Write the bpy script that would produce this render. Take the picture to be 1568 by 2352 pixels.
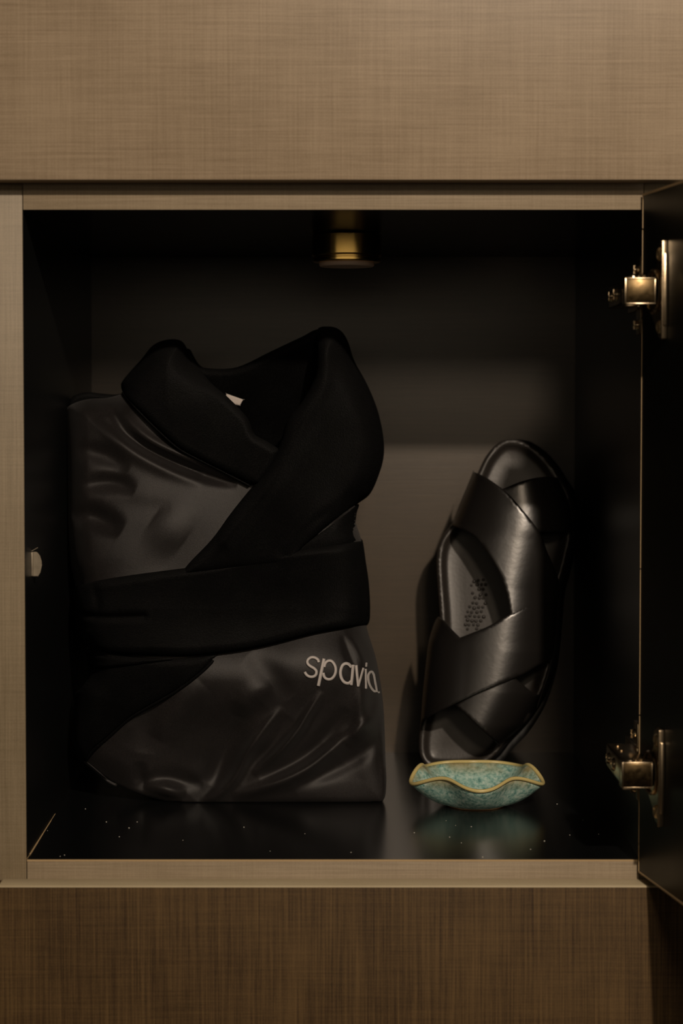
import bpy, bmesh, math, random
import numpy as np
from mathutils import Vector, Matrix
from mathutils.geometry import delaunay_2d_cdt
for o in list(bpy.data.objects): bpy.data.objects.remove(o)
S = bpy.context.scene
C = S.collection
random.seed(4)
# ---------------------------------------------------------------- camera
F = 4600.0; DIST = 1.363; PITCH = math.radians(2.3)
PPX, PPY = 770.0, 937.0 + F * math.tan(PITCH)
CZ = 0.0
def ray(px, py):
    x = (px - PPX) / F; y = -(py - PPY) / F
    cp, sp = math.cos(PITCH), math.sin(PITCH)
    return x, cp + y * sp, y * cp - sp          # camera looks along +Y, pitched down
_r = ray(765, 1975); CZ = -_r[2] / _r[1] * DIST
CX = -(ray(765, 1400)[0] / ray(765, 1400)[1]) * DIST
def P(px, py, Y):                                # point on the plane y = Y
    x, y, z = ray(px, py); t = (Y + DIST) / y
    return np.array((CX + x * t, Y, CZ + z * t))
def FL(px, py):                                  # point on the shelf z = 0
    x, y, z = ray(px, py); t = -CZ / z
    return np.array((CX + x * t, -DIST + y * t, 0))
cd = bpy.data.cameras.new('camera'); cam = bpy.data.objects.new('camera', cd); C.objects.link(cam)
cd.sensor_fit = 'VERTICAL'; cd.sensor_height = 36; cd.sensor_width = 24; cd.lens = F * 36 / 2352
cd.shift_x = (784 - PPX) / 2352; cd.shift_y = (PPY - 1176) / 2352
cam.location = (CX, -DIST, CZ); cam.rotation_euler = (math.pi / 2 - PITCH, 0, 0)
cd.clip_start = .05
cd.dof.use_dof = True; cd.dof.focus_distance = DIST + .14; cd.dof.aperture_fstop = 6.0
S.camera = cam
# ---------------------------------------------------------------- world, lights, exposure
w = bpy.data.worlds.new('world'); S.world = w; w.use_nodes = True
w.node_tree.nodes['Background'].inputs[0].default_value = (1, .82, .6, 1)
w.node_tree.nodes['Background'].inputs[1].default_value = .012
def area(name, loc, target, size, power, col, size_y=None):
    l = bpy.data.lights.new(name, 'AREA'); o = bpy.data.objects.new(name, l); C.objects.link(o)
    l.shape = 'RECTANGLE' if size_y else 'DISK'; l.size = size
    if size_y: l.size_y = size_y
    l.energy = power; l.color = col
    o.location = loc; o.rotation_euler = (Vector(target) - Vector(loc)).to_track_quat('-Z', 'Y').to_euler()
    return o
area('downlight_key', (.42, -1.62, 1.09), (0, 0, .3), .05, 23, (1, .83, .66))
area('downlight_second', (.31, -2.3, 1.02), (0, 0, .3), .22, 5, (1, .78, .56))
area('brass_fill_strip', (.1, -2.6, .60), (0.1, 0, .60), 4.2, 3.1, (1, .82, .60), .34)  # unseen fill strip added for the brass to mirror, plus faint frontal light
S.view_settings.view_transform = 'Standard'; S.view_settings.look = 'None'
S.view_settings.gamma = 1; S.view_settings.use_curve_mapping = False
S.view_settings.exposure = 0.0
# ---------------------------------------------------------------- helpers
def wloc(o):
    v = Vector((0, 0, 0))
    while o is not None: v += o.location; o = o.parent
    return v
def mk(name, verts, faces, mat, parent=None, smooth=False, origin=None, tris=None):
    base = wloc(parent) if parent else Vector(origin or (0, 0, 0))
    me = bpy.data.meshes.new(name)
    me.from_pydata([tuple(Vector(tuple(map(float, v))) - base) for v in verts], [], [tuple(f) for f in faces])
    me.validate()
    bm = bmesh.new(); bm.from_mesh(me)
    bmesh.ops.recalc_face_normals(bm, faces=bm.faces[:]); bm.to_mesh(me); bm.free()
    me.materials.append(mat)
    if smooth:
        me.polygons.foreach_set('use_smooth', [True] * len(me.polygons))
    o = bpy.data.objects.new(name, me); C.objects.link(o)
    if parent: o.parent = parent
    elif origin: o.location = origin
    return o
def thing(name, label, cat, loc=(0, 0, 0), group=None):
    o = bpy.data.objects.new(name, None); C.objects.link(o); o.location = loc
    o['label'] = label; o['category'] = cat
    if group: o['group'] = group
    o.empty_display_size = .05
    return o
def boxbm(p0, p1, bev=0, seg=2, M=None):
    bm = bmesh.new()
    vs = [bm.verts.new(((p0[0], p1[0])[i & 1], (p0[1], p1[1])[(i >> 1) & 1], (p0[2], p1[2])[(i >> 2) & 1])) for i in range(8)]
    for f in ((0, 1, 3, 2), (4, 6, 7, 5), (0, 4, 5, 1), (2, 3, 7, 6), (0, 2, 6, 4), (1, 5, 7, 3)): bm.faces.new([vs[i] for i in f])
    bmesh.ops.recalc_face_normals(bm, faces=bm.faces[:])
    if bev: bmesh.ops.bevel(bm, geom=bm.edges[:], offset=bev, segments=seg, affect='EDGES', profile=.5)
    if M: bmesh.ops.transform(bm, matrix=M, verts=bm.verts)
    return bm
def frombm(name, bms, mat, parent=None, smooth=True, origin=None):
    V, Fc = [], []
    for bm in (bms if isinstance(bms, list) else [bms]):
        n = len(V); bm.verts.index_update()
        V += [v.co.copy() for v in bm.verts]; Fc += [[n + v.index for v in f.verts] for f in bm.faces]; bm.free()
    o = mk(name, V, Fc, mat, parent, smooth, origin)
    if smooth:
        o.data.set_sharp_from_angle(angle=math.radians(38))
    return o
def box(name, p0, p1, mat, parent=None, bev=.0006, M=None, origin=None):
    return frombm(name, boxbm(p0, p1, bev, 2, M), mat, parent, True, origin)
def lathe(prof, n=48, M=None, cap=True):
    bm = bmesh.new(); rings = []
    for r, z in prof:
        rings.append([bm.verts.new((r * math.cos(2 * math.pi * i / n), r * math.sin(2 * math.pi * i / n), z)) for i in range(n)])
    for a, b in zip(rings, rings[1:]):
        for i in range(n): bm.faces.new((a[i], a[(i + 1) % n], b[(i + 1) % n], b[i]))
    if cap: bm.faces.new(rings[0]); bm.faces.new(rings[-1])
    bmesh.ops.recalc_face_normals(bm, faces=bm.faces[:])
    if M: bmesh.ops.transform(bm, matrix=M, verts=bm.verts)
    return bm
def frame(o, x, y, z):                            # matrix from an origin and three axes
    return Matrix(((x[0], y[0], z[0], o[0]), (x[1], y[1], z[1], o[1]), (x[2], y[2], z[2], o[2]), (0, 0, 0, 1)))
def prism(poly, a, b, M=None, bev=0):             # polygon in local xy, extruded z a..b
    bm = bmesh.new(); lo = [bm.verts.new((x, y, a)) for x, y in poly]; hi = [bm.verts.new((x, y, b)) for x, y in poly]
    n = len(poly); bm.faces.new(lo); bm.faces.new(hi)
    for i in range(n): bm.faces.new((lo[i], lo[(i + 1) % n], hi[(i + 1) % n], hi[i]))
    bmesh.ops.recalc_face_normals(bm, faces=bm.faces[:])
    if bev: bmesh.ops.bevel(bm, geom=[e for e in bm.edges if abs((e.verts[0].co.z - e.verts[1].co.z)) < 1e-7], offset=bev, segments=2, affect='EDGES')
    if M: bmesh.ops.transform(bm, matrix=M, verts=bm.verts)
    return bm
def smoothpoly(pts, n=6, closed=True):
    out = []; N = len(pts)
    for i in range(N if closed else N - 1):
        g = (lambda k: np.array(pts[k % N], float)) if closed else (lambda k: np.array(pts[min(max(k, 0), N - 1)], float))
        p0, p1, p2, p3 = g(i - 1), g(i), g(i + 1), g(i + 2)
        for k in range(n):
            t = k / n
            q = .5 * ((2 * p1) + (-p0 + p2) * t + (2 * p0 - 5 * p1 + 4 * p2 - p3) * t * t + (-p0 + 3 * p1 - 3 * p2 + p3) * t ** 3)
            if not out or np.hypot(*(q - out[-1])) > .3: out.append(q)
    if not closed: out.append(np.array(pts[-1], float))
    return np.array(out)
def segdist(X, Y, poly, closed=True):
    n = len(poly); D = np.full(X.shape, 1e9)
    for i in range(n if closed else n - 1):
        a = poly[i]; b = poly[(i + 1) % n]; d = b - a; L = d @ d + 1e-12
        t = np.clip(((X - a[0]) * d[0] + (Y - a[1]) * d[1]) / L, 0, 1)
        D = np.minimum(D, np.hypot(X - a[0] - t * d[0], Y - a[1] - t * d[1]))
    return D
def foldfield(X, Y, pl, s):                        # soft crease along a polyline, fading to nothing at both ends
    L = np.concatenate([[0], np.cumsum(np.hypot(*np.diff(pl, axis=0).T))]); D = np.full(X.shape, 1e9); U = np.zeros(X.shape)
    for i in range(len(pl) - 1):
        a = pl[i]; d = pl[i + 1] - a; q = d @ d + 1e-12; t = np.clip(((X - a[0]) * d[0] + (Y - a[1]) * d[1]) / q, 0, 1)
        e = np.hypot(X - a[0] - t * d[0], Y - a[1] - t * d[1]); m = e < D; D = np.where(m, e, D); U = np.where(m, (L[i] + t * math.sqrt(q)) / L[-1], U)
    k = np.sin(np.pi * np.clip(U, 0, 1)) ** .75
    return k * np.exp(-(D / (s * (.65 + .35 * k))) ** 2)
def inside(X, Y, poly):
    n = len(poly); c = np.zeros(X.shape, bool)
    for i in range(n):
        x1, y1 = poly[i]; x2, y2 = poly[(i + 1) % n]
        if y1 == y2: continue
        c ^= ((y1 > Y) != (y2 > Y)) & (X < (x2 - x1) * (Y - y1) / (y2 - y1) + x1)
    return c
def resample(poly, step):
    out = []
    n = len(poly)
    for i in range(n):
        a = poly[i]; b = poly[(i + 1) % n]; k = max(1, int(np.hypot(*(b - a)) / step))
        for j in range(k): out.append(a + (b - a) * j / k)
    return np.array(out)
def prof(t): t = np.clip(t, 0, 1); return np.sqrt(np.maximum(0, 1 - (1 - t) ** 2))
def sheet(name, poly, front, back, mat, parent, step=6, zmin=.0004, shift=(0, 0, 0), edge_rows=True):
    """solid soft piece: outline in image coordinates, front/back depths in metres, built at its true place and thickness"""
    poly = resample(np.array(poly, float), step)
    x0, y0 = poly.min(0); x1, y1 = poly.max(0)
    gx, gy = np.meshgrid(np.arange(x0, x1, step), np.arange(y0, y1, step * .87))
    gx = gx + (np.arange(gx.shape[0]) % 2)[:, None] * step * .5
    gx, gy = gx.ravel(), gy.ravel()
    m = inside(gx, gy, poly); gx, gy = gx[m], gy[m]
    d = segdist(gx, gy, poly); m = d > step * .55; gx, gy = gx[m], gy[m]
    pts = [Vector((float(a), float(b))) for a, b in poly] + [Vector((float(a), float(b))) for a, b in zip(gx, gy)]
    nb = len(poly)
    V, E, T, ov, oe, of = delaunay_2d_cdt(pts, [], [list(range(nb))], 1, 1e-4)
    X = np.array([v[0] for v in V]); Y = np.array([v[1] for v in V])
    D = segdist(X, Y, poly); D[D < 1e-3] = 0
    yf = front(X, Y, D); yb = back(X, Y, D)
    fr = [P(a, b, c) for a, b, c in zip(X, Y, yf)]
    bk = [np.array((p[0] + shift[0], c + shift[1], p[2] + shift[2])) for p, c in zip(fr, yb)]
    for p in fr + bk: p[2] = max(p[2], zmin)
    n = len(fr); faces = [tuple(t) for t in T] + [tuple(n + i for i in reversed(t)) for t in T]
    cnt = {}
    for t in T:
        for i in range(len(t)):
            a, b = t[i], t[(i + 1) % len(t)]; cnt[(a, b)] = 1
    for a, b in cnt:
        if (b, a) not in cnt: faces.append((a, n + a, n + b, b))
    return mk(name, fr + bk, faces, mat, parent, True)
def ribbon(name, strokes, surf, mat, parent, th=.0012, step=1.2):
    V, Fc = [], []; K = 7
    for pts, wd in strokes:
        pl = smoothpoly(pts, 12, False)
        L = np.concatenate([[0], np.cumsum(np.hypot(*np.diff(pl, axis=0).T))]); m = max(4, int(L[-1] / step))
        s = np.linspace(0, L[-1], m + 1); cx = np.interp(s, L, pl[:, 0]); cy = np.interp(s, L, pl[:, 1])
        tx, ty = np.gradient(cx), np.gradient(cy); l = np.hypot(tx, ty) + 1e-9; nx, ny = -ty / l, tx / l
        n0 = len(V)
        e = np.ones(m + 1); e[0] = e[-1] = .8; q = np.ones(m + 1); q[0] = q[-1] = .5
        alt = np.where(np.arange(m + 1) % 2 == 1, 1, .72) * q
        av = np.linspace(-1, 1, K)
        XX = cx[:, None] + (nx * e)[:, None] * av * wd / 2; YY = cy[:, None] + (ny * e)[:, None] * av * wd / 2
        XX = np.hstack([XX, cx[:, None]]); YY = np.hstack([YY, cy[:, None]])
        Z0 = surf(XX.ravel(), YY.ravel()).reshape(XX.shape)
        Z0 = Z0 + np.hstack([-th * np.sqrt(np.maximum(0, 1 - av ** 2)) * alt[:, None], np.full((m + 1, 1), .001)])
        V += [P(a, b, c) for a, b, c in zip(XX.ravel(), YY.ravel(), Z0.ravel())]
        W = K + 1
        for i in range(m):
            for k in range(W):
                q = n0 + i * W; Fc.append((q + k, q + (k + 1) % W, q + W + (k + 1) % W, q + W + k))
        Fc.append([n0 + k for k in range(W)]); Fc.append([n0 + m * W + k for k in range(W)])
    return mk(name, V, Fc, mat, parent, True)
# ---------------------------------------------------------------- materials
def new_mat(name):
    m = bpy.data.materials.new(name); m.use_nodes = True; nt = m.node_tree
    return m, nt, nt.nodes['Principled BSDF']
def node(nt, t, **kw):
    n = nt.nodes.new(t)
    for k, v in kw.items():
        if k in n.inputs: n.inputs[k].default_value = v
        else: setattr(n, k, v)
    return n
def plain(name, col, rough=.5, metal=0, spec=.5, noise=None, bump=None, **kw):
    m, nt, b = new_mat(name)
    b.inputs['Base Color'].default_value = (*col, 1); b.inputs['Roughness'].default_value = rough
    b.inputs['Metallic'].default_value = metal; b.inputs['Specular IOR Level'].default_value = spec
    for k, v in kw.items(): b.inputs[k.replace('_', ' ')].default_value = v
    tc = node(nt, 'ShaderNodeTexCoord')
    if noise:
        sc, lo, hi = noise
        n = node(nt, 'ShaderNodeTexNoise', Scale=sc, Detail=5.0); nt.links.new(tc.outputs['Object'], n.inputs['Vector'])
        r = node(nt, 'ShaderNodeMapRange'); r.inputs['From Min'].default_value = .3; r.inputs['From Max'].default_value = .7
        r.inputs['To Min'].default_value = lo; r.inputs['To Max'].default_value = hi
        nt.links.new(n.outputs['Fac'], r.inputs['Value']); nt.links.new(r.outputs['Result'], b.inputs['Roughness'])
    if bump:
        sc, st, ds = bump
        n = node(nt, 'ShaderNodeTexNoise', Scale=sc, Detail=3.0); nt.links.new(tc.outputs['Object'], n.inputs['Vector'])
        bp = node(nt, 'ShaderNodeBump', Strength=st, Distance=ds)
        nt.links.new(n.outputs['Fac'], bp.inputs['Height']); nt.links.new(bp.outputs['Normal'], b.inputs['Normal'])
    return m
def laminate(name, c0, c1, sx, sz, rough=.5, blot=.25, spec=.45):
    """linen patterned laminate: crossed fine threads, sx/sz weigh the horizontal and vertical thread"""
    m, nt, b = new_mat(name); L = nt.links.new
    tc = node(nt, 'ShaderNodeTexCoord')
    outs = []
    for scale in ((17, 190, 1130), (1130, 190, 13), (1200, 600, 1200)):
        mp = node(nt, 'ShaderNodeMapping'); mp.inputs['Scale'].default_value = scale; mp.inputs['Rotation'].default_value = (0, .012 * (1 if scale[0] < 100 else -1), 0); mp.inputs['Location'].default_value = (3.3, 7.7, 5.1); L(tc.outputs['Object'], mp.inputs['Vector'])
        n = node(nt, 'ShaderNodeTexNoise', Scale=1.0, Detail=4.0, Roughness=.72, Distortion=.35); L(mp.outputs[0], n.inputs['Vector']); outs.append(n.outputs['Fac'])
    def mul(a, k):
        q = node(nt, 'ShaderNodeMath', operation='MULTIPLY'); L(a, q.inputs[0]); q.inputs[1].default_value = k; return q.outputs[0]
    def add(a, c):
        q = node(nt, 'ShaderNodeMath', operation='ADD'); L(a, q.inputs[0]); L(c, q.inputs[1]); return q.outputs[0]
    big = node(nt, 'ShaderNodeTexNoise', Scale=14.0, Detail=4.0); L(tc.outputs['Object'], big.inputs['Vector'])
    tot = sx + sz + .25 + blot
    f = add(add(add(mul(outs[0], sx / tot), mul(outs[1], sz / tot)), mul(outs[2], .25 / tot)), mul(big.outputs['Fac'], blot / tot))
    mr = node(nt, 'ShaderNodeMapRange'); L(f, mr.inputs['Value']); mr.inputs['From Min'].default_value = .40; mr.inputs['From Max'].default_value = .60
    mx = node(nt, 'ShaderNodeMix', data_type='RGBA'); L(mr.outputs[0], mx.inputs['Factor'])
    mx.inputs['A'].default_value = (*c0, 1); mx.inputs['B'].default_value = (*c1, 1); L(mx.outputs['Result'], b.inputs['Base Color'])
    b.inputs['Roughness'].default_value = rough; b.inputs['Specular IOR Level'].default_value = spec
    bp = node(nt, 'ShaderNodeBump', Strength=.25, Distance=.0003); L(f, bp.inputs['Height']); L(bp.outputs[0], b.inputs['Normal'])
    return m
M_up = laminate('linen_laminate_upper', (.20, .145, .088), (.34, .262, .175), .5, .35, .42)
M_stile = laminate('linen_laminate_stile', (.16, .122, .070), (.27, .212, .134), .25, .5, .5)
M_rail = laminate('linen_laminate_rail', (.21, .160, .100), (.33, .262, .175), .5, .25, .5)
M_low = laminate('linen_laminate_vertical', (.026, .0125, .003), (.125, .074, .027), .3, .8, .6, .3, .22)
M_lip = laminate('pale_laminate_edge', (.46, .38, .24), (.56, .47, .31), .3, .1, .5)
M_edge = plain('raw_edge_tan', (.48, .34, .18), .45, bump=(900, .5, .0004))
M_black = plain('black_melamine', (.006, .0065, .0065), .33, spec=.35)
M_shelf = plain('black_glossy_melamine', (.005, .0055, .0058), .22, spec=1.0, IOR=1.65)
M_ceil = plain('black_gloss_top', (.006, .006, .006), .22, spec=.5)
M_back = laminate('dark_brown_laminate', (.036, .023, .010), (.064, .042, .021), .6, .1, .34, .3, .85)
M_door = plain('black_door_inner', (.006, .007, .005), .4, spec=.22, noise=(8, .35, .45))
M_brass = plain('brushed_brass', (.95, .64, .20), .21, 1)
M_brassd = plain('dark_gap', (.01, .008, .004), .6)
M_lens = plain('frosted_lens', (.80, .62, .52), .45)
M_nickel = plain('warm_nickel', (.48, .38, .25), .25, 1, bump=(300, .15, .0004))
M_screw = plain('bright_screw_metal', (.75, .62, .40), .42, 1)
M_nickeld = plain('worn_nickel_face', (.095, .066, .032), .32, 1, noise=(250, .24, .4))
M_hole = plain('dark_recess', (.006, .005, .004), .6)
def cloth(name, lo, hi, fine, big, rough, spec, bs, sheen):
    """fabric whose nap varies: a fine fibre noise times broad brushed patches"""
    m, nt, b = new_mat(name); L = nt.links.new
    tc = node(nt, 'ShaderNodeTexCoord'); f = node(nt, 'ShaderNodeTexNoise', Scale=float(fine), Detail=4.0, Roughness=.75); g = node(nt, 'ShaderNodeTexNoise', Scale=float(big), Detail=3.0)
    L(tc.outputs['Object'], f.inputs['Vector']); L(tc.outputs['Object'], g.inputs['Vector'])
    a = node(nt, 'ShaderNodeMapRange'); a.inputs['From Min'].default_value = .38; a.inputs['From Max'].default_value = .68; L(f.outputs['Fac'], a.inputs['Value'])
    c = node(nt, 'ShaderNodeMapRange'); c.inputs['From Min'].default_value = .36; c.inputs['From Max'].default_value = .66; c.inputs['To Min'].default_value = .35; L(g.outputs['Fac'], c.inputs['Value'])
    mu = node(nt, 'ShaderNodeMath', operation='MULTIPLY'); L(a.outputs[0], mu.inputs[0]); L(c.outputs[0], mu.inputs[1])
    mx = node(nt, 'ShaderNodeMix', data_type='RGBA'); L(mu.outputs[0], mx.inputs['Factor']); mx.inputs['A'].default_value = (*lo, 1); mx.inputs['B'].default_value = (*hi, 1); L(mx.outputs['Result'], b.inputs['Base Color'])
    b.inputs['Roughness'].default_value = rough; b.inputs['Specular IOR Level'].default_value = spec; b.inputs['Sheen Weight'].default_value = sheen; b.inputs['Sheen Roughness'].default_value = .45
    bp = node(nt, 'ShaderNodeBump', Strength=1.0, Distance=bs); L(f.outputs['Fac'], bp.inputs['Height']); L(bp.outputs[0], b.inputs['Normal'])
    return m
M_satin = cloth('black_satin', (.0080, .0068, .0065), (.034, .029, .028), 1700, 30, .43, .42, .00020, .04)
M_fleece = cloth('black_plush_fleece', (.0005, .0005, .0005), (.0085, .0085, .0085), 900, 45, 1, .02, .0028, .03)
M_fleece_in = cloth('black_fleece_inner', (.0005, .0005, .0005), (.006, .006, .006), 900, 45, 1, .02, .0025, .02)
M_thread = plain('grey_white_thread', (.50, .46, .44), .5, bump=(2500, .4, .0003), Sheen_Weight=.2)
M_tag = plain('white_woven_tag', (.52, .46, .42), .7)
M_leather = plain('black_smooth_leather', (.014, .0125, .0115), .30, spec=.95, bump=(260, .08, .0008))
M_foot = plain('black_footbed', (.026, .022, .019), .38, spec=.5, bump=(400, .1, .0006))
M_rubber = plain('black_rubber_sole', (.010, .010, .010), .5, spec=.4)
M_strike = plain('strike_grey_metal', (.27, .23, .17), .42, .4, noise=(200, .3, .55))
M_dust = plain('dust', (.5, .48, .42), .8)
M_floor = plain('room_floor', (.10, .08, .06), .6); M_wall = plain('room_wall', (.25, .2, .15), .8)
def glaze():
    m, nt, b = new_mat('celadon_glaze'); L = nt.links.new
    tc = node(nt, 'ShaderNodeTexCoord')
    n1 = node(nt, 'ShaderNodeTexNoise', Scale=330.0, Detail=5.0, Roughness=.6); n2 = node(nt, 'ShaderNodeTexNoise', Scale=45.0, Detail=3.0)
    L(tc.outputs['Object'], n1.inputs['Vector']); L(tc.outputs['Object'], n2.inputs['Vector'])
    r = node(nt, 'ShaderNodeValToRGB'); L(n1.outputs['Fac'], r.inputs['Fac']); e = r.color_ramp
    e.elements[0].position = .34; e.elements[0].color = (.11, .26, .235, 1); e.elements[1].position = .66; e.elements[1].color = (.56, .70, .62, 1)
    q = e.elements.new(.48); q.color = (.29, .50, .44, 1)
    sep = node(nt, 'ShaderNodeSeparateXYZ'); L(tc.outputs['Object'], sep.inputs[0])
    mr = node(nt, 'ShaderNodeMapRange'); mr.inputs['From Min'].default_value = .0165; mr.inputs['From Max'].default_value = .027; L(sep.outputs['Z'], mr.inputs['Value'])
    mu = node(nt, 'ShaderNodeMath', operation='MULTIPLY'); L(mr.outputs[0], mu.inputs[0])
    m3 = node(nt, 'ShaderNodeMapRange'); m3.inputs['From Min'].default_value = .4; m3.inputs['From Max'].default_value = .6; L(n2.outputs['Fac'], m3.inputs['Value']); L(m3.outputs[0], mu.inputs[1])
    mx = node(nt, 'ShaderNodeMix', data_type='RGBA'); L(mu.outputs[0], mx.inputs['Factor']); L(r.outputs['Color'], mx.inputs['A']); mx.inputs['B'].default_value = (.34, .26, .10, 1)
    L(mx.outputs['Result'], b.inputs['Base Color']); b.inputs['Roughness'].default_value = .33; b.inputs['Coat Weight'].default_value = .25; b.inputs['Coat Roughness'].default_value = .15
    return m
M_glaze = glaze()
M_rim = plain('yellow_glaze_rim', (.60, .49, .20), .3, noise=(300, .22, .4))
M_clay = plain('bare_clay_foot', (.42, .25, .12), .6)
# ---------------------------------------------------------------- locker geometry
FT = .021
XL = P(56, 1230, 0)[0]; XR = P(1474, 1230, 0)[0]
ZT = P(765, 482, 0)[2]; DEP = FL(765, 1728)[1]
BL = P(212, 1200, DEP)[0]; BR = P(1318, 1200, DEP)[0]; BT = P(765, 590, DEP)[2]
ZB = P(765, 2018, 0)[2]; ZU = P(765, 413, -FT)[2]
print('XL XR ZT DEP', XL, XR, ZT, DEP, 'back', BL, BR, BT, 'ZB ZU', ZB, ZU, 'cam', CX, CZ)
def structure(o): o['kind'] = 'structure'; return o
structure(box('floor', (-3, -4, -1.12), (3, .62, -1.10), M_floor, None, 0))
structure(box('wall_back', (-3, .50, -1.10), (3, .62, 1.9), M_wall, None, 0))
lock = thing('open_locker', 'open linen-brown locker cubby with black inside, holding the folded robe, slippers and dish', 'locker', (0, 0, 0))
W = .6
box('stile', (-W, 0, ZB - .06), (XL, .0015, ZT + .06), M_stile, lock)
box('stile', (XR, 0, ZB - .06), (W, .0015, ZT + .06), M_stile, lock)
box('top_rail', (XL + .0004, 0, ZT), (XR - .0002, .0015, ZT + .06), M_rail, lock)
box('bottom_rail', (XL + .0004, 0, ZB - .06), (XR - .0002, .0015, -.0009), M_rail, lock)
box('edge_strip', (XL + .0004, -.0002, -.0010), (XR - .0002, .0016, 0), M_edge, lock, 0)
def panel(name, a, b, c, d, off, mat):           # thick panel from four corners, extruded by off
    q = [np.array(v, float) for v in (a, b, c, d)]; o = np.array(off, float)
    return mk(name, q + [v + o for v in q], [(0, 1, 2, 3), (7, 6, 5, 4), (0, 4, 5, 1), (1, 5, 6, 2), (2, 6, 7, 3), (3, 7, 4, 0)], mat, lock)
y0 = .0016
panel('side_panel', (XL, y0, 0), (BL, DEP, 0), (BL, DEP, BT), (XL, y0, ZT), (-.016, 0, 0), M_black)
panel('side_panel', (XR, y0, 0), (BR, DEP, 0), (BR, DEP, BT), (XR, y0, ZT), (.016, 0, 0), M_black)
# slim reveals that close the joint behind the face frame
box('top_panel', (XL - .01, .0, ZT), (XR + .01, DEP, ZT + .0), M_ceil, lock, 0) if False else None
panel('top_panel', (XL - .012, y0, ZT), (BL - .012, DEP, BT), (BR + .012, DEP, BT), (XR + .012, y0, ZT), (0, 0, .016), M_ceil)
panel('shelf_board', (XL - .012, .0016, 0), (BL - .012, DEP, 0), (BR + .012, DEP, 0), (XR + .012, .0016, 0), (0, 0, -.016), M_shelf)
box('back_panel', (BL - .012, DEP, -.016), (BR + .012, DEP + .016, BT + .016), M_back, lock, 0)
# exposed tan edging at the shelf's left joint, seam glint put into its colour
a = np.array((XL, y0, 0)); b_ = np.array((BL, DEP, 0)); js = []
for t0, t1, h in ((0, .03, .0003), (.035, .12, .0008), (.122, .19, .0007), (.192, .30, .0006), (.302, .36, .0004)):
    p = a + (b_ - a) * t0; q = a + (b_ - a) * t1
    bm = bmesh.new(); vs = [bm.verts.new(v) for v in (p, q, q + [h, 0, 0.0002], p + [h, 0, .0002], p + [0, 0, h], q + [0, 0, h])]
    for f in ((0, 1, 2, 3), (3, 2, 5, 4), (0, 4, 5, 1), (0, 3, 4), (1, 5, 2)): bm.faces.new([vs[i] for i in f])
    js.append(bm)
frombm('joint_glint_strip', js, M_edge, lock)
# upper door and lower drawer front, both proud of the frame
ud = thing('upper_locker_door', 'large closed linen-brown door panel above the open locker', 'cabinet door', (0, -FT, ZU))
box('door_panel', (-W, -FT, ZU), (W, -.001, ZU + .45), M_up, ud, .0007)
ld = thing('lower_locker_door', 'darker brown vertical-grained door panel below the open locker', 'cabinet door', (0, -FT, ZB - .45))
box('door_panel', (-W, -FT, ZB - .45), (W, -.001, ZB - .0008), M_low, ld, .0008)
box('top_edge', (P(2, 2030, -.01)[0], -FT + .0009, ZB - .0008), (W, -.0005, ZB), M_lip, ld, .0003)
box('front_edge', (-W, -FT - .0001, ZB - .0012), (W, -FT + .0009, ZB), M_lip, ld, .0003)
# ---------------------------------------------------------------- open door with its hinges
ANG = math.radians(9.2); H0 = P(1471, 1230, -.004); H0[2] = 0
U = np.array((math.sin(ANG), -math.cos(ANG), 0)); N = np.array((-math.cos(ANG), -math.sin(ANG), 0))
ZD0 = P(1467, 2003, -.004)[2]; ZD1 = P(1480, 446, -.004)[2]
MD = frame(H0, U, N, (0, 0, 1))                   # local x along the door, y out of its inner face, z up
DW = .40
door = frombm('door', boxbm((0, -.019, ZD0), (DW, 0, ZD1), .0005, 1, MD), M_door, lock)
eb = [boxbm((0, -.0004, ZD1 - .0014), (DW, .0003, ZD1 + .0002), 0, 1, MD), boxbm((0, -.0004, ZD0 - .0002), (DW, .0003, ZD0 + .0009), 0, 1, MD)]
for z0, z1, t in ((ZD0, .012, .0006), (.0125, .05, .0003), (.051, .1, .0004), (.101, .2, .00025), (.201, .37, .0003), (.371, .43, .0005), (.431, ZD1, .0008)):
    eb.append(boxbm((-.0002, -.0004, z0), (t, .0003, z1), 0, 1, MD))
frombm('edge_band', eb, M_edge, door)
box('door_face', (0.0005, -.0200, ZD0 + .0005), (DW - .0005, -.0188, ZD1 - .0005), M_up, door, 0, MD)
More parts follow.
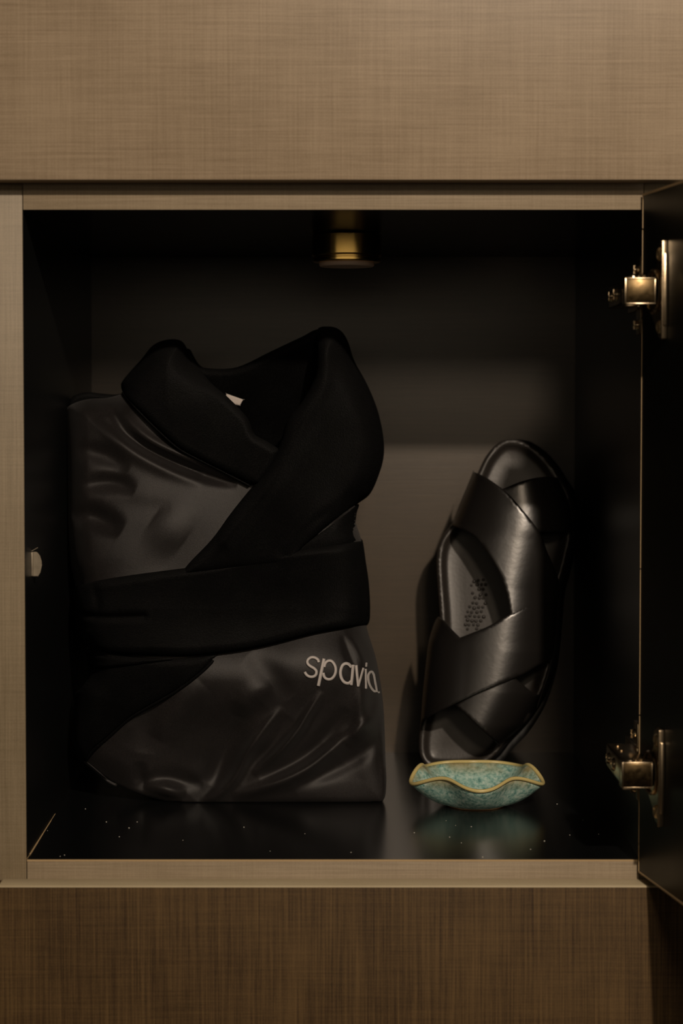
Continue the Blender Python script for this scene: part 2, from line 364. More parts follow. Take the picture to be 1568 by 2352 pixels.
def hinge(zc):
    hg = bpy.data.objects.new('hinge', None); C.objects.link(hg); hg.parent = lock; hg.location = (XR - .006, 0, zc)
    Mz = Matrix.Translation((0, 0, zc)) @ MD
    # cup plate screwed on the door: tall plate with a waist notch bulging towards the hinge side
    pl = [(.0520, -.0315), (.0520, .0315), (.0500, .0325), (.042, .0322), (.0355, .029), (.0345, .018), (.030, .014), (.020, .012), (.018, .004),
          (.018, -.004), (.020, -.012), (.030, -.020), (.0345, -.024), (.0385, -.0305), (.047, -.0325)]
    Mp = Mz @ Matrix(((1, 0, 0, 0), (0, 0, 1, 0), (0, 1, 0, 0), (0, 0, 0, 1)))      # polygon x->x, y->z, extrude->y
    frombm('cup_plate', prism(pl, 0, .0016, Mp, .0004), M_nickel, hg)
    # rolled lip on the edge nearest the camera, notched twice
    frombm('plate_lip', [boxbm((.0508, .0, -.0320), (.0530, .0040, .0322), .0007, 3, Mz), boxbm((.0525, .0004, -.0235), (.0545, .0030, .0240), .0007, 2, Mz)], M_nickel, hg)
    # hinge cup: raised collar around a recess
    Mc = Mz @ Matrix.Translation((.030, 0, 0)) @ Matrix.Rotation(-math.pi / 2, 4, 'X')
    frombm('hinge_cup', lathe([(.0125, -.0), (.0145, .0015), (.0150, .0026), (.0142, .0034), (.0128, .0030), (.0124, .0002)], 32, Mc), M_nickel, hg)
    for dz in (-.0238, .0238):
        Ms = Mz @ Matrix.Translation((.0425, .0016, dz)) @ Matrix.Rotation(-math.pi / 2, 4, 'X')
        s = frombm('plate_screw', lathe([(.0044, 0), (.0044, .0006), (.0038, .0014), (.0028, .0018), (.0018, .0009), (.0003, .0008)], 24, Ms), M_screw, hg)
    # linking arm between cup and body, bent like an elbow (seen face on)
    yb = -.044
    xl = P(1434, 668, yb)[0]; xr = P(1506, 668, yb)[0]; ph = .0078
    face = frombm('arm_cover', [boxbm((xl + .0012, yb - .0006, zc - ph), (xr - .001, yb + .0012, zc + ph), .0005, 2)], M_nickeld, hg)
    frombm('arm_frame', [boxbm((xl, yb - .0002, zc - ph - .0008), (xl + .0014, yb + .012, zc + ph + .0008), .0004, 2),
                         boxbm((xl, yb, zc + ph), (xr, yb + .011, zc + ph + .0009), .0003, 2),
                         boxbm((xl, yb, zc - ph - .0009), (xr, yb + .011, zc - ph), .0003, 2),
                         boxbm((xr - .0011, yb - .0003, zc - ph), (xr - .0001, yb + .010, zc + ph), .0003, 2),
                         boxbm((xr + .0014, yb - .0000, zc - ph + .001), (xr + .0028, yb + .010, zc + ph - .0005), .0004, 2)], M_nickel, hg)
    frombm('pivot_pin', [lathe([(.0012, -ph - .0022), (.0012, ph + .0022)], 14, Matrix.Translation((xl + .010, yb + .006, zc))),
                         lathe([(.0030, ph + .0006), (.0036, ph + .0010), (.0034, ph + .0020), (.0012, ph + .0024)], 20, Matrix.Translation((xl + .006, yb + .0045, zc))),
                         lathe([(.0012, ph), (.0014, ph + .0026), (.0006, ph + .0028)], 14, Matrix.Translation((xl + .0135, yb + .005, zc))),
                         boxbm((xl + .0010, yb + .002, zc - ph - .0022), (xl + .0085, yb + .008, zc - ph - .0010), .0005, 2)], M_nickel, hg)
    # the long body running back along the cabinet side
    bx0 = xl + .0006; bx1 = XR - .0012
    frombm('hinge_arm', [boxbm((bx0, yb + .010, zc - ph), (bx0 + .0012, .036, zc + ph), .0004, 2), boxbm((bx0, yb + .010, zc + ph - .0012), (bx1, .036, zc + ph), .0004, 2),
                         boxbm((bx0, yb + .010, zc - ph), (bx1, .036, zc - ph + .0012), .0004, 2)], M_nickel, hg)
    sc = []
    for yy, r in ((-.002, .0046), (.022, .0040)):
        Ms = Matrix.Translation((bx0 + .0004, yy, zc)) @ Matrix.Rotation(-math.pi / 2, 4, 'Y')
        sc += [lathe([(r, 0), (r, .0010), (r * .8, .0022), (r * .3, .0024), (r * .22, .0012)], 22, Ms), lathe([(r * 1.15, .0), (r * 1.15, .0005)], 22, Ms)]
        for kk in (0, 1):
            sc.append(boxbm((-r * .75, -.0004, .0021), (r * .75, .0004, .0027), 0, 1, Ms @ Matrix.Rotation(kk * math.pi / 2, 4, 'Z')))
    for yy in (.006, .024):
        sc.append(lathe([(.0022, ph - .0002), (.0022, ph + .0010), (.0008, ph + .0014)], 16, Matrix.Translation((bx0 + .006, yy, zc))))
    frombm('arm_screw', sc, M_nickel, hg)
    # wing plate on the cabinet side with a screw above and below the arm
    frombm('mounting_plate', [boxbm((XR - .0014, .006, zc - .0265), (XR + .0006, .024, zc + .0265), .0005, 2),
                              boxbm((XR - .0022, .004, zc - .010), (XR + .0005, .058, zc + .010), .0006, 2)], M_nickel, hg)
    for dz in (-.0200, .0180):
        Ms = Matrix.Translation((XR - .0014, .016, zc + dz)) @ Matrix.Rotation(-math.pi / 2, 4, 'Y')
        frombm('mounting_screw', [lathe([(.0036, 0), (.0036, .0008), (.0028, .0020), (.0008, .0026)], 22, Ms), boxbm((-.0030, -.0004, .0018), (.0030, .0004, .0032), 0, 1, Ms),
                                  boxbm((-.0004, -.0030, .0018), (.0004, .0030, .0032), 0, 1, Ms)], M_nickel, hg)
    return hg
hinge(P(1470, 668, -.044)[2]); hinge(P(1465, 1781, -.044)[2])
# strike plate for the lock on the left side
sk = bpy.data.objects.new('strike_plate', None); C.objects.link(sk); sk.parent = lock
zs = P(78, 1297, .03)[2]; hs = .0085; Xs = P(67, 1297, .036)[0]; sk.location = (Xs, .03, zs)
Dp = [(.0022, -hs), (.0056, -hs), (.0072, -hs * .70), (.0083, -hs * .1), (.0081, hs * .25), (.0070, hs * .68), (.0054, hs * .93), (.0044, hs), (.0022, hs)]
Ms = frame((Xs + .0006, .036, zs), (1, 0, 0), (0, 0, 1), (0, -1, 0))
frombm('latch_keeper', [prism(Dp, -.001, .0008, Ms, .0003), boxbm((Xs + .0005, .0345, zs - hs), (Xs + .0029, .0365, zs + hs), .0006, 3)], M_strike, sk)
frombm('side_leaf', [boxbm((Xs - .0016, .024, zs - hs), (Xs + .0010, .0365, zs + hs), .0005, 2)], M_strike, sk)
frombm('spring_tab', boxbm((0, -.0004, 0), (.0066, .0004, .00035), 0, 1, Matrix.Translation((Xs + .0006, .0355, zs + hs - .0003)) @ Matrix.Rotation(-.52, 4, 'Y')), M_strike, sk)
# ---------------------------------------------------------------- puck light
PLx, PLy = P(796, 560, .188)[0], .188
cz_ = ZT + (BT - ZT) * (PLy - y0) / (DEP - y0)
lamp = thing('puck_light', 'round brass puck light fixed under the locker ceiling', 'light', (PLx, PLy, cz_))
ML = Matrix.Translation((PLx, PLy, cz_))
frombm('housing', lathe([(.0262, -.0009), (.0268, -.0016), (.0268, -.0021), (.0268, -.0162), (.0268, -.0168), (.0263, -.0176), (.0256, -.0178), (.0256, -.0188), (.0263, -.0193), (.0263, -.0212), (.0255, -.0222), (.0232, -.0224)], 96, ML), M_brass, lamp)
frombm('mounting_ring', lathe([(.0245, .0), (.0245, -.0012)], 64, ML), M_brassd, lamp)
frombm('lens', lathe([(.0212, -.0222), (.0212, -.0246), (.0205, -.0254), (.010, -.0262), (.001, -.0263)], 64, ML), M_lens, lamp)
# ---------------------------------------------------------------- robe
UN = smoothpoly([(147, 948), (155, 922), (190, 905), (230, 906), (268, 900), (283, 872), (300, 850), (325, 820), (350, 795), (382, 781), (415, 783), (430, 805), (445, 828),
    (475, 845), (520, 845), (545, 843), (620, 808), (690, 775), (730, 757), (754, 750), (780, 757), (798, 782), (812, 825), (842, 882), (866, 940), (879, 997),
    (881, 1044), (871, 1086), (850, 1130), (824, 1165), (818, 1200), (832, 1245), (845, 1330), (848, 1400), (842, 1440), (865, 1520), (880, 1620), (885, 1740),
    (887, 1800), (880, 1838), (850, 1846), (700, 1848), (520, 1850), (430, 1848), (340, 1830), (280, 1808), (230, 1780), (190, 1745), (170, 1690), (178, 1590), (203, 1545),
    (200, 1500), (178, 1450), (168, 1408), (168, 1374), (172, 1345), (160, 1290), (153, 1200), (150, 1050)], 5)
def Ys(y):
    t = np.clip((y - 1480) / 365, 0, 1); t = t * t * (3 - 2 * t)
    return .258 + (.202 - .258) * t + .03 * np.clip((1400 - y) / 600, 0, 1.2)
def base(x, y):
    d = segdist(x, y, UN); d = np.where(inside(x, y, UN), d, 0)
    lean = .03 * np.clip((1400 - y) / 600, 0, 1.2)
    T = Ys(y) - (.166 + lean)
    waist = .010 * np.exp(-((y - 1400) / 110) ** 2)
    bot = .013 * np.exp(-((y - 1545) / 95) ** 2) * prof(d / 90) - .032 * np.clip((y - 1560) / 285, 0, 1) ** 1.4 * prof(d / 120)
    return np.minimum(Ys(y) - T * (.55 * prof(d / 55) + .45 * prof(d / 190)) + waist - bot, Ys(y) + .0)
def z1(pts, oy): return [(100 + a / 1.912, oy + b / 1.912) for a, b in pts]
WR = [  # polylines with amplitude (m, + towards the viewer) and width (px)
    (z1([(285, 400), (345, 500), (430, 580), (560, 650), (700, 705), (850, 752)], 720), -.0075, 11),
    (z1([(190, 400), (300, 500), (420, 575), (560, 640), (700, 700)], 720), -.003, 9),
    (z1([(330, 420), (420, 520), (520, 590), (680, 655), (860, 735)], 720), .0035, 10),
    (z1([(240, 450), (350, 560), (500, 650), (700, 740)], 720), .004, 16),
    (z1([(140, 590), (220, 610), (300, 640), (370, 690)], 720), -.0040, 16),
    (z1([(170, 765), (240, 745), (320, 745), (400, 780)], 720), -.0045, 15),
    (z1([(130, 905), (180, 890), (250, 905), (340, 955)], 720), -.007, 19),
    (z1([(270, 830), (420, 850), (560, 850)], 720), -.0008, 16),
    (z1([(480, 900), (620, 1000)], 720), .002, 40),
    (z1([(1050, 660), (980, 740), (900, 850), (850, 950), (780, 1030), (690, 1080)], 1280), .0068, 10),
    (z1([(1225, 590), (1160, 690), (1110, 770), (1030, 860), (920, 955)], 1280), .0062, 8),
    (z1([(1420, 720), (1320, 800), (1250, 860), (1150, 935), (1000, 1000), (830, 1050)], 1280), .0070, 12),
    (z1([(1080, 700), (1000, 830), (900, 920), (860, 990)], 1280), -.003, 12),
    (z1([(1330, 660), (1230, 800), (1100, 900), (950, 975)], 1280), -.004, 13),
    (z1([(1480, 640), (1400, 760), (1330, 830)], 1280), .004, 12),
    (z1([(560, 560), (470, 700), (440, 860)], 1280), -.003, 26),
    (z1([(960, 640), (860, 760), (780, 900), (740, 1000)], 1280), -.004, 15),
    (z1([(1480, 760), (1400, 860), (1250, 940), (1100, 1010)], 1280), -.004, 14),
    (z1([(860, 640), (800, 800), (760, 950), (660, 1060)], 1280), -.0045, 24),
    (z1([(1000, 560), (900, 620), (860, 700)], 1280), .003, 18),
    (z1([(700, 560), (560, 700), (500, 800)], 1280), .003, 24),
    (z1([(440, 1000), (520, 1010), (620, 1050)], 1280), .006, 14),
    (z1([(420, 900), (440, 980), (560, 975), (700, 1000)], 1280), -.005, 14),
    (z1([(1350, 340), (1390, 420), (1440, 540)], 1280), .0030, 6),
    (z1([(1310, 340), (1340, 420), (1380, 520)], 1280), -.0025, 6),
    (z1([(1400, 560), (1390, 700), (1360, 800)], 1280), .003, 12),
    (z1([(1450, 560), (1440, 700)], 1280), -.003, 9),
    (z1([(900, 430), (1000, 520), (1080, 620)], 1280), -.0025, 22)]
WR = [(smoothpoly(p, 5, False), a * (1.5 if a < 0 else 1.6), s * 1.3 + 1) for p, a, s in WR]
_rs = np.random.RandomState(3); _ph = [(_rs.uniform(.006, .03), _rs.uniform(0, 6.28), _rs.uniform(0, 6.28)) for _ in range(14)]
def undul(x, y, a=.0006):
    r = 0
    for k, t, p in _ph: r = r + np.sin(k * (x * math.cos(t) + y * math.sin(t)) + p)
    return a * r
def satin(x, y):
    w = 0
    for pl, a, s in WR: w = w + a * foldfield(x, y, pl, s)
    w = w * 1.1
    d = np.where(inside(x, y, UN), segdist(x, y, UN), 0)
    fade = np.clip(d / 14, 0, 1)
    return base(x, y) - (w * 1.0 + undul(x, y, .0008)) * fade
def lay(off, r=22, und=.0005):
    def f(x, y, D): return base(x, y) - off * prof(D / r) - undul(x, y, und) * np.clip(D / 20, 0, 1)
    return f
def bodyback(x, y, D):
    d = np.where(inside(x, y, UN), segdist(x, y, UN), 0)
    return Ys(y) + .095 * prof(d / 90) + .001
rb0 = P(520, 1845, .25)
robe = thing('folded_bathrobe', 'folded black satin bathrobe with plush shawl collar and lettering, standing in the locker', 'bathrobe', (rb0[0], .25, 0))
body = smoothpoly([(147, 948), (147, 948), (162, 930), (200, 917), (245, 914), (300, 905), (350, 940), (430, 1010), (520, 1075), (590, 1095), (660, 1050), (700, 1000), (790, 1000), (800, 1100),
    (815, 1165), (816, 1200), (830, 1245), (843, 1330), (846, 1400), (842, 1440), (865, 1520), (880, 1620), (885, 1740),
    (887, 1800), (880, 1838), (850, 1846), (700, 1848), (520, 1850), (430, 1848), (340, 1830), (280, 1808), (230, 1780), (194, 1745), (184, 1690), (194, 1600), (212, 1550),
    (204, 1500), (182, 1450), (172, 1408), (172, 1374), (172, 1345), (160, 1290), (153, 1200), (150, 1050)], 5)
sheet('satin_body', body, lambda x, y, D: satin(x, y), bodyback, M_satin, robe, 4)
# shoulder roll of fleece peeping over the left shoulder, and piping at the shoulder seam
sh = smoothpoly([(157, 935), (165, 912), (195, 901), (225, 903), (262, 906), (292, 905), (300, 925), (260, 930), (215, 925), (180, 935)], 5)
sheet('shoulder_fold', sh, lambda x, y, D: .262 - .012 * prof(D / 10), lambda x, y, D: .275 + .02 * prof(D / 10), M_fleece, robe, 4)
# inside of the back neck
neck = smoothpoly([(430, 800), (452, 836), (480, 846), (545, 843), (620, 808), (690, 775), (735, 756), (790, 780), (810, 850), (790, 960), (700, 1060), (600, 1060), (540, 1000), (480, 900), (440, 850)], 5)
sheet('neck_lining', neck, lambda x, y, D: .262 - .012 * prof(D / 20) + .00012 * np.clip(900 - y, -200, 0) * -1 * .5 - undul(x, y, .0012), lambda x, y, D: .285 + .05 * prof(D / 60), M_fleece_in, robe, 5)
ts = smoothpoly(z1([(803, 352), (803, 352), (876, 378), (876, 378), (862, 404), (862, 404), (820, 395), (798, 368), (798, 368)], 720), 3)
sheet('care_tag', ts, lambda x, y, D: .238 - .0004 * prof(D / 3) + 0 * x, lambda x, y, D: .2388 + 0 * x, M_tag, robe, 3)
LL = smoothpoly(z1([(340, 320), (350, 292), (385, 250), (430, 200), (480, 140), (540, 115), (600, 118), (628, 155), (635, 190), (680, 240), (740, 310), (800, 360), (870, 430), (900, 470), (925, 530),
    (980, 562), (1040, 600), (1040, 600), (1000, 680), (945, 750), (945, 750), (910, 752), (860, 728), (780, 690), (680, 640), (590, 590), (500, 510), (420, 430), (360, 370)], 720), 5)
sheet('collar_lapel', LL, lay(.014, 20), lambda x, y, D: base(x, y) + .004 + .012 * prof(D / 60), M_fleece, robe, 4)
ribbon('lapel_piping', [(z1([(345, 345), (420, 432), (500, 512), (590, 592), (680, 642), (780, 692), (905, 757)], 720), 6)], lambda x, y: base(x, y) - .0035, M_fleece, robe, .0025, 4)
RL = smoothpoly(z1([(1200, 74), (1250, 57), (1300, 72), (1335, 120), (1365, 210), (1420, 310), (1465, 420), (1490, 530), (1494, 620), (1475, 700), (1435, 790), (1380, 835), (1300, 895), (1220, 960),
    (1130, 1040), (1100, 1100), (1100, 1100), (590, 1160), (590, 1160), (640, 1095), (740, 990), (820, 880), (900, 780), (960, 710), (1030, 590), (1070, 470), (1140, 380), (1190, 280), (1200, 180)], 720), 5)
fl = [np.array(p) for p in z1([(1230, 90), (1230, 300), (1150, 450), (1060, 640), (980, 780), (800, 1000)], 720)]; fl = smoothpoly(fl, 5, False)
fr_ = smoothpoly(z1([(1420, 760), (1300, 850), (1180, 930), (1060, 1060)], 720), 5, False)
sheet('shawl_collar', RL, lambda x, y, D: base(x, y) - .020 * prof(D / 26) - .004 * np.exp(-(segdist(x, y, fl, False) / 18) ** 2) + .005 * np.exp(-(segdist(x, y, fr_, False) / 14) ** 2) - undul(x, y, .0007) * np.clip(D / 20, 0, 1),
      lambda x, y, D: base(x, y) + .005 + .010 * prof(D / 60), M_fleece, robe, 4)
# a second layer of the collar under the right lapel
RL2 = smoothpoly(z1([(1380, 838), (1374, 880), (1365, 960), (1365, 1010), (1180, 1060), (1060, 1110), (1060, 1110), (1110, 1030), (1200, 965), (1290, 895)], 720), 4)
sheet('collar_underlayer', RL2, lay(.006, 12), lambda x, y, D: base(x, y) + .006, M_fleece, robe, 4)
LF = smoothpoly(z1([(200, 395), (330, 425), (560, 440), (790, 420), (790, 420), (745, 448), (700, 495), (600, 575), (480, 645), (380, 705), (300, 775), (215, 845), (178, 898), (146, 862), (124, 812), (132, 700), (136, 605), (158, 580), (192, 535), (192, 480)], 1280), 5)
sheet('front_facing', LF, lay(.007, 16), lambda x, y, D: base(x, y) + .004, M_fleece, robe, 4)
ribbon('facing_edge', [(z1([(745, 452), (700, 498), (600, 578), (480, 648), (380, 708), (300, 778), (218, 848), (182, 895)], 1280), 7)], lambda x, y: base(x, y) - .0035, M_fleece, robe, .003, 4)
ribbon('hem_piping', [(z1([(178, 895), (215, 925), (250, 955), (285, 985), (322, 1003)], 1280), 7)], lambda x, y: satin(x, y) - .001, M_satin, robe, .003, 4)
loop = smoothpoly(z1([(200, 430), (380, 440), (570, 440), (570, 452), (400, 478), (250, 490), (205, 488)], 1280), 4)
sheet('belt_tail', loop, lay(.012, 9), lambda x, y, D: base(x, y) + .003, M_fleece, robe, 4)
BT_ = smoothpoly([(186, 1343), (250, 1328), (400, 1308), (500, 1296), (650, 1268), (800, 1245), (828, 1243), (833, 1243), (840, 1290), (847, 1340), (850, 1400), (846, 1432), (827, 1438), (728, 1455), (623, 1481), (539, 1497),
    (440, 1508), (361, 1508), (257, 1502), (205, 1489), (182, 1460), (176, 1425), (166, 1408), (172, 1398), (166, 1374), (170, 1352)], 5)
bf = smoothpoly([(170, 1408), (230, 1418), (330, 1416)], 5, False); bf2 = smoothpoly([(215, 1350), (225, 1400), (205, 1440)], 5, False)
def belt_f(x, y, D): return base(x, y) - .0165 * prof(D / 20) + .006 * np.exp(-(segdist(x, y, bf, False) / 8) ** 2) + .004 * np.exp(-(segdist(x, y, bf2, False) / 10) ** 2) - undul(x, y, .0007) * np.clip(D / 20, 0, 1)
sheet('belt', BT_, belt_f, lambda x, y, D: bodyback(x, y, D) + .006 * prof(D / 20), M_fleece, robe, 4)
def t2(pts): return [(650 + a / 6.272, 1480 + b / 6.272) for a, b in pts]
LET = [[([(512, 262), (500, 222), (455, 192), (400, 190), (355, 225), (350, 272), (385, 312), (440, 345), (475, 385), (472, 435), (440, 465), (390, 470), (340, 445), (308, 398)], 46)],
       [([(588, 205), (505, 605)], 54), ([(590, 330), (608, 272), (650, 238), (700, 245), (742, 300), (757, 370), (740, 445), (695, 498), (640, 505), (595, 475), (575, 410)], 46)],
       [([(985, 330), (950, 290), (900, 278), (852, 310), (826, 390), (832, 470), (862, 530), (905, 560), (950, 560), (980, 530)], 50), ([(1012, 293), (980, 592)], 48)],
       [([(1052, 300), (1082, 612)], 44), ([(1158, 338), (1085, 600)], 36)],
       [([(1192, 352), (1197, 642)], 36), ([(1203, 262), (1198, 326)], 30)],
       [([(1308, 440), (1285, 400), (1255, 402), (1230, 450), (1238, 550), (1270, 630), (1310, 675), (1335, 680)], 36), ([(1308, 425), (1355, 690)], 32)],
       [([(1374, 682), (1386, 702)], 28)]]
for L in LET:
    ribbon('embroidered_letter', [(t2(p), wd / 6.272) for p, wd in L], lambda x, y: satin(x, y) - .0006, M_thread, robe, .0016, 1.1)
# ---------------------------------------------------------------- slippers
def s3(pts): return [(900 + a / 2.94, 980 + b / 2.94) for a, b in pts]
def slope(x, y): return .306 + .048 * (1770 - y) / 760 - .00008 * (x - 1150) * .6
sole = smoothpoly(s3([(590, 300), (640, 200), (720, 112), (800, 85), (900, 108), (1000, 180), (1075, 265), (1130, 350), (1185, 440), (1215, 590), (1203, 750), (1160, 940), (1120, 1100), (1105, 1300),
    (1085, 1520), (1040, 1700), (980, 1850), (880, 2000), (760, 2130), (680, 2230), (560, 2300), (400, 2315), (260, 2300), (200, 2240), (185, 2150), (200, 2010), (250, 1850), (310, 1650), (330, 1450), (325, 1250), (312, 1080), (305, 900), (330, 770),
    (400, 670), (480, 560), (540, 420)]), 5)
Ls = np.array(s3([(560, 280), (545, 330), (405, 668), (340, 760), (300, 950), (310, 1200), (300, 1300), (250, 1450), (225, 1650), (205, 1850), (190, 2010), (180, 2350)]))
Rs = np.array(s3([(1105, 280), (1125, 350), (1208, 560), (1222, 705), (1170, 950), (1125, 1100), (1110, 1300), (1092, 1520), (1010, 1800), (870, 2020), (720, 2160), (640, 2350)]))
def dome(x, y, Hm=.050):
    l = np.interp(y, Ls[:, 1], Ls[:, 0]); r = np.interp(y, Rs[:, 1], Rs[:, 0]); t = np.clip((x - (l + r) / 2) / ((r - l) / 2), -1, 1)
    return Hm * np.sqrt(np.maximum(0, 1 - np.abs(t) ** 2.3))
sp = FL(1060, 1772)
def slipper(label, front=True):
    s = thing('slipper', label, 'slipper', (sp[0] + (0 if front else .02), .34 if front else .37, 0), None)
    return s
s1 = slipper('black crisscross-strap slipper standing upright in front, footbed facing out')
sheet('outsole', sole, lambda x, y, D: slope(x, y) + .007 + 0 * x, lambda x, y, D: slope(x, y) + .020 - .003 * (1 - prof(D / 8)), M_rubber, s1, 7, shift=(.007, 0, 0))
sheet('footbed', sole, lambda x, y, D: slope(x, y) + .005 * prof(D / 60) - .0035 * np.exp(-((D - 9) / 7) ** 2), lambda x, y, D: slope(x, y) + .0085, M_foot, s1, 6)
Vn, Fn = [], []
rr = random.Random(5)
cl = s3([(x, y) for y in range(1040, 1400, 30) for x in range(465 + 15 * ((y // 30) % 2), 640, 30)])
nub = []
for i, (x, y) in enumerate(cl):
    x += rr.uniform(-2, 2); y += rr.uniform(-2, 2); cxm = 900 + (590 - (y - 980) * 2.94 * .0 - ((y - 980) * 2.94 - 1040) * .13) / 2.94
    if abs(x - cxm) > 21 or rr.random() < .1: continue
    c = P(x, y, float(slope(x, y)) + .0046); r = .0014 * rr.uniform(.75, 1.1)
    nub.append(lathe([(r * 1.1, 0), (r * .92, .0005), (r * .55, .0009), (r * .1, .0010)], 12, frame(c, (1, 0, 0), (0, 0, 1), (0, -1, 0))))
nb = frombm('massage_nub', nub, M_foot, s1); nb['kind'] = 'stuff'
def strap(poly, lift, par=s1, H=.050, mat=M_leather):
    pl = smoothpoly(s3(poly), 5)
    return sheet('strap', pl, lambda x, y, D: slope(x, y) - dome(x, y, H) - lift - .0006 * prof(D / 3), lambda x, y, D: slope(x, y) - dome(x, y, H) - lift + .0026, mat, par, 5)
A = [(548, 303), (548, 303), (600, 325), (670, 365), (780, 450), (880, 560), (960, 660), (1010, 740), (1050, 850), (1090, 940), (1135, 1080), (1120, 1180), (1120, 1180), (960, 1230), (800, 1290), (800, 1290), (795, 1240), (770, 1120), (720, 980), (650, 860), (580, 765), (520, 715), (408, 666), (408, 666), (450, 540), (500, 420)]
B = [(640, 470), (760, 415), (860, 375), (960, 348), (1060, 338), (1118, 345), (1118, 345), (1175, 450), (1208, 570), (1218, 705), (1218, 705), (1110, 711), (990, 712), (990, 712), (850, 760), (700, 640)]
Cc = [(1120, 1098), (1120, 1098), (1000, 1165), (800, 1262), (660, 1345), (540, 1395), (460, 1425), (460, 1425), (410, 1375), (340, 1300), (300, 1300), (250, 1450), (225, 1650), (205, 1850), (195, 2010), (195, 2010), (260, 1955), (420, 1875), (550, 1815), (700, 1752), (820, 1700), (900, 1665), (1000, 1608), (1060, 1600), (1060, 1600), (1090, 1520), (1110, 1300)]
Dd = [(640, 1720), (820, 1690), (820, 1690), (900, 1755), (955, 1802), (1005, 1815), (1005, 1815), (940, 1940), (850, 2050), (725, 2150), (725, 2150), (600, 2040), (430, 1880), (430, 1880)]
strap(B, 0); strap(A, .0035); strap(Dd, 0); strap(Cc, .0035)
for st in ([(1180, 750), (1150, 900), (1105, 1060), (1085, 1090)], [(1085, 1520), (1050, 1680), (1000, 1830), (980, 1900)]):
    ribbon('welt_stitching', [(s3(st), 2.2)], lambda x, y: slope(x, y) - .006, M_foot, s1, .0012, 4)
s2 = slipper('black slipper standing behind the front slipper, only its right edge showing', False)
s2.location = (sp[0] + .02, .37, 0)
def shiftp(poly, dx, dy): return np.array([(x + dx, y + dy) for x, y in poly])
sole2 = shiftp(sole, 13, 22); sole2[:, 1] = np.minimum(sole2[:, 1], 1757)
sheet('outsole', sole2, lambda x, y, D: slope(x, y) + .026 - .002 * prof(D / 8), lambda x, y, D: slope(x, y) + .038 + 0 * x, M_rubber, s2, 7)
sheet('footbed', sole2, lambda x, y, D: slope(x, y) + .0375 + 0 * x, lambda x, y, D: slope(x, y) + .046 - .004 * prof(D / 60), M_foot, s2, 8)
for py0, py1 in ((1130, 1330), (1400, 1600)):
    Vv = []
    for i in range(21):
        t = -1 + i / 10
        for j in range(6):
            py = py0 + (py1 - py0) * j / 5 + 60 * t
            l = np.interp(py, Ls[:, 1], Ls[:, 0]) + 16; r = np.interp(py, Rs[:, 1], Rs[:, 0]) + 8
            q = P((l + r) / 2 + t * (r - l) / 2, py, float(slope(1150, py)) + .046)
            for k in (0, .002): Vv.append((q[0], q[1] + (.020 + k) * math.sqrt(max(0, 1 - t * t)) , q[2]))
    Fv = []
    def vi(i, j, k): return (i * 6 + j) * 2 + k
    for i in range(20):
        for j in range(5):
            for k in (0, 1): Fv.append((vi(i, j, k), vi(i + 1, j, k), vi(i + 1, j + 1, k), vi(i, j + 1, k)))
        for j in (0, 5): Fv.append((vi(i, j, 0), vi(i + 1, j, 0), vi(i + 1, j, 1), vi(i, j, 1)))
    mk('strap', Vv, Fv, M_leather, s2, True)
# ---------------------------------------------------------------- wavy dish
bc = FL(1097, 1862); BX, BY = bc[0], bc[1] + .0225
dish = thing('trinket_dish', 'small ruffled teal-green ceramic dish with a yellow glazed rim in front of the slippers', 'dish', (BX, BY, 0))
NT = 120
def rimpt(th, k=0.0):
    c = math.cos(5 * (th + math.pi / 2))
    sb = math.sin(th); R = .0458 + .0043 * c; z = .0252 - (.0031 + .0024 * abs(math.cos(th)) ** 6 - .0026 * max(0, sb)) * c + .0012 * sb
    x = R * 1.045 * math.cos(th); y = R * math.sin(th)
    return x, y, z, c
def bowlpt(th, s, out):                            # s 0 centre .. 1 rim
    x, y, z, c = rimpt(th)
    fr = .0225 / math.hypot(x, y)
    if out:
        if s < .25: q = fr * (.86 + .14 * s / .25); zz = .0005 + .0022 * (s / .25)
        else:
            t = (s - .25) / .75; q = fr + (1 - fr) * t ** .80; zz = .0027 + (z - .0027) * t ** 1.35
    else:
        q = s; zz = .0050 + (z - .0050) * max(0, (s - .35) / .65) ** 1.45
    return (BX + x * q, BY + y * q, zz)
V, Fc = [], []; K = 16
prof_rows = [('i', s / K) for s in range(1, K + 1)] + [('o', 1 - s / K) for s in range(1, K + 1)]
for kind, s in prof_rows:
    for i in range(NT):
        th = 2 * math.pi * i / NT
        x, y, z = bowlpt(th, s, kind == 'o')
        if kind == 'o' and s > .9: x = BX + (x - BX) * 1.0; 
        V.append((x, y, z))
    
for r in range(len(prof_rows) - 1):
    for i in range(NT): Fc.append((r * NT + i, r * NT + (i + 1) % NT, (r + 1) * NT + (i + 1) % NT, (r + 1) * NT + i))
Fc.append(list(range(NT))); Fc.append([(len(prof_rows) - 1) * NT + i for i in range(NT)])
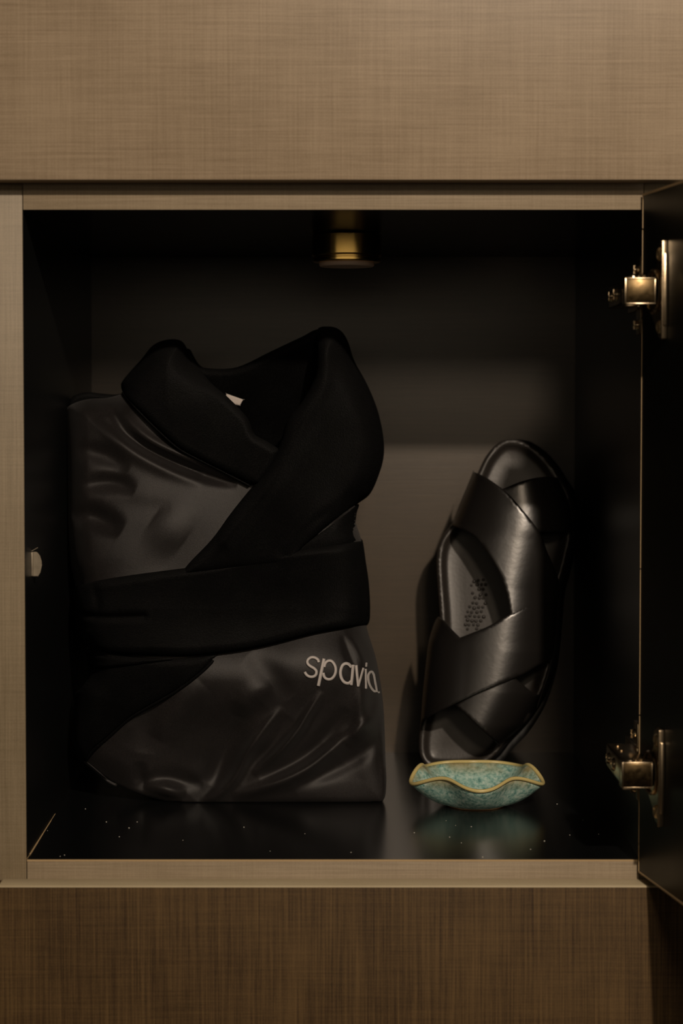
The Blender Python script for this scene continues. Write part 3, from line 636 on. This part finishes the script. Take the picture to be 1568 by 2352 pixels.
# thickness: push the outer wall down/out a little
for idx in range(K * NT, len(V)):
    x, y, z = V[idx]; rr_ = math.hypot(x - BX, y - BY)
    V[idx] = (BX + (x - BX) * (1 + .0012 / rr_), BY + (y - BY) * (1 + .0012 / rr_), max(.0006, z - .0012))
mk('bowl_body', V, Fc, M_glaze, dish, True)
V, Fc = [], []; T = 10
for i in range(NT):
    th = 2 * math.pi * i / NT; x, y, z, c = rimpt(th); l = math.hypot(x, y)
    for k in range(T):
        a = 2 * math.pi * k / T; rr_ = .00165
        V.append((BX + x + x / l * (rr_ * math.cos(a) + .0006), BY + y + y / l * (rr_ * math.cos(a) + .0006), z + rr_ * .9 * math.sin(a) - .0004))
for i in range(NT):
    for k in range(T): Fc.append((i * T + k, i * T + (k + 1) % T, ((i + 1) % NT) * T + (k + 1) % T, ((i + 1) % NT) * T + k))
mk('rim', V, Fc, M_rim, dish, True)
frombm('foot_ring', lathe([(.0190, 0), (.0226, 0), (.0230, .0010), (.0222, .0020), (.0190, .0020)], 72, Matrix.Translation((BX, BY, .0002))), M_clay, dish)
# ---------------------------------------------------------------- dust on the glossy shelf
dust = []
for px, py in [(138, 1967), (148, 1964), (109, 1908), (104, 1902), (244, 1888), (196, 1858), (1024, 1885), (1046, 1896), (1082, 1899), (1032, 1923), (1059, 1936), (1279, 1847), (1333, 1749),
               (1364, 1790), (1338, 1884), (1374, 1916), (1250, 1932), (1218, 1951), (1108, 1969), (951, 1913), (274, 1922), (315, 1888), (420, 1930), (560, 1900), (620, 1955), (700, 1915), (806, 1958), (296, 1902), (1308, 1918)]:
    c = FL(px, py); r = random.uniform(.00018, .0004)
    dust.append(boxbm((-r, -r * 1.2, 0), (r, r * 1.2, r), 0, 1, Matrix.Translation((c[0], c[1], 0)) @ Matrix.Rotation(random.random() * 3, 4, 'Z')))
du = frombm('dust_specks', dust, M_dust, None, False); du['kind'] = 'stuff'; du['label'] = 'pale dust specks scattered on the glossy black locker shelf'; du['category'] = 'dust'
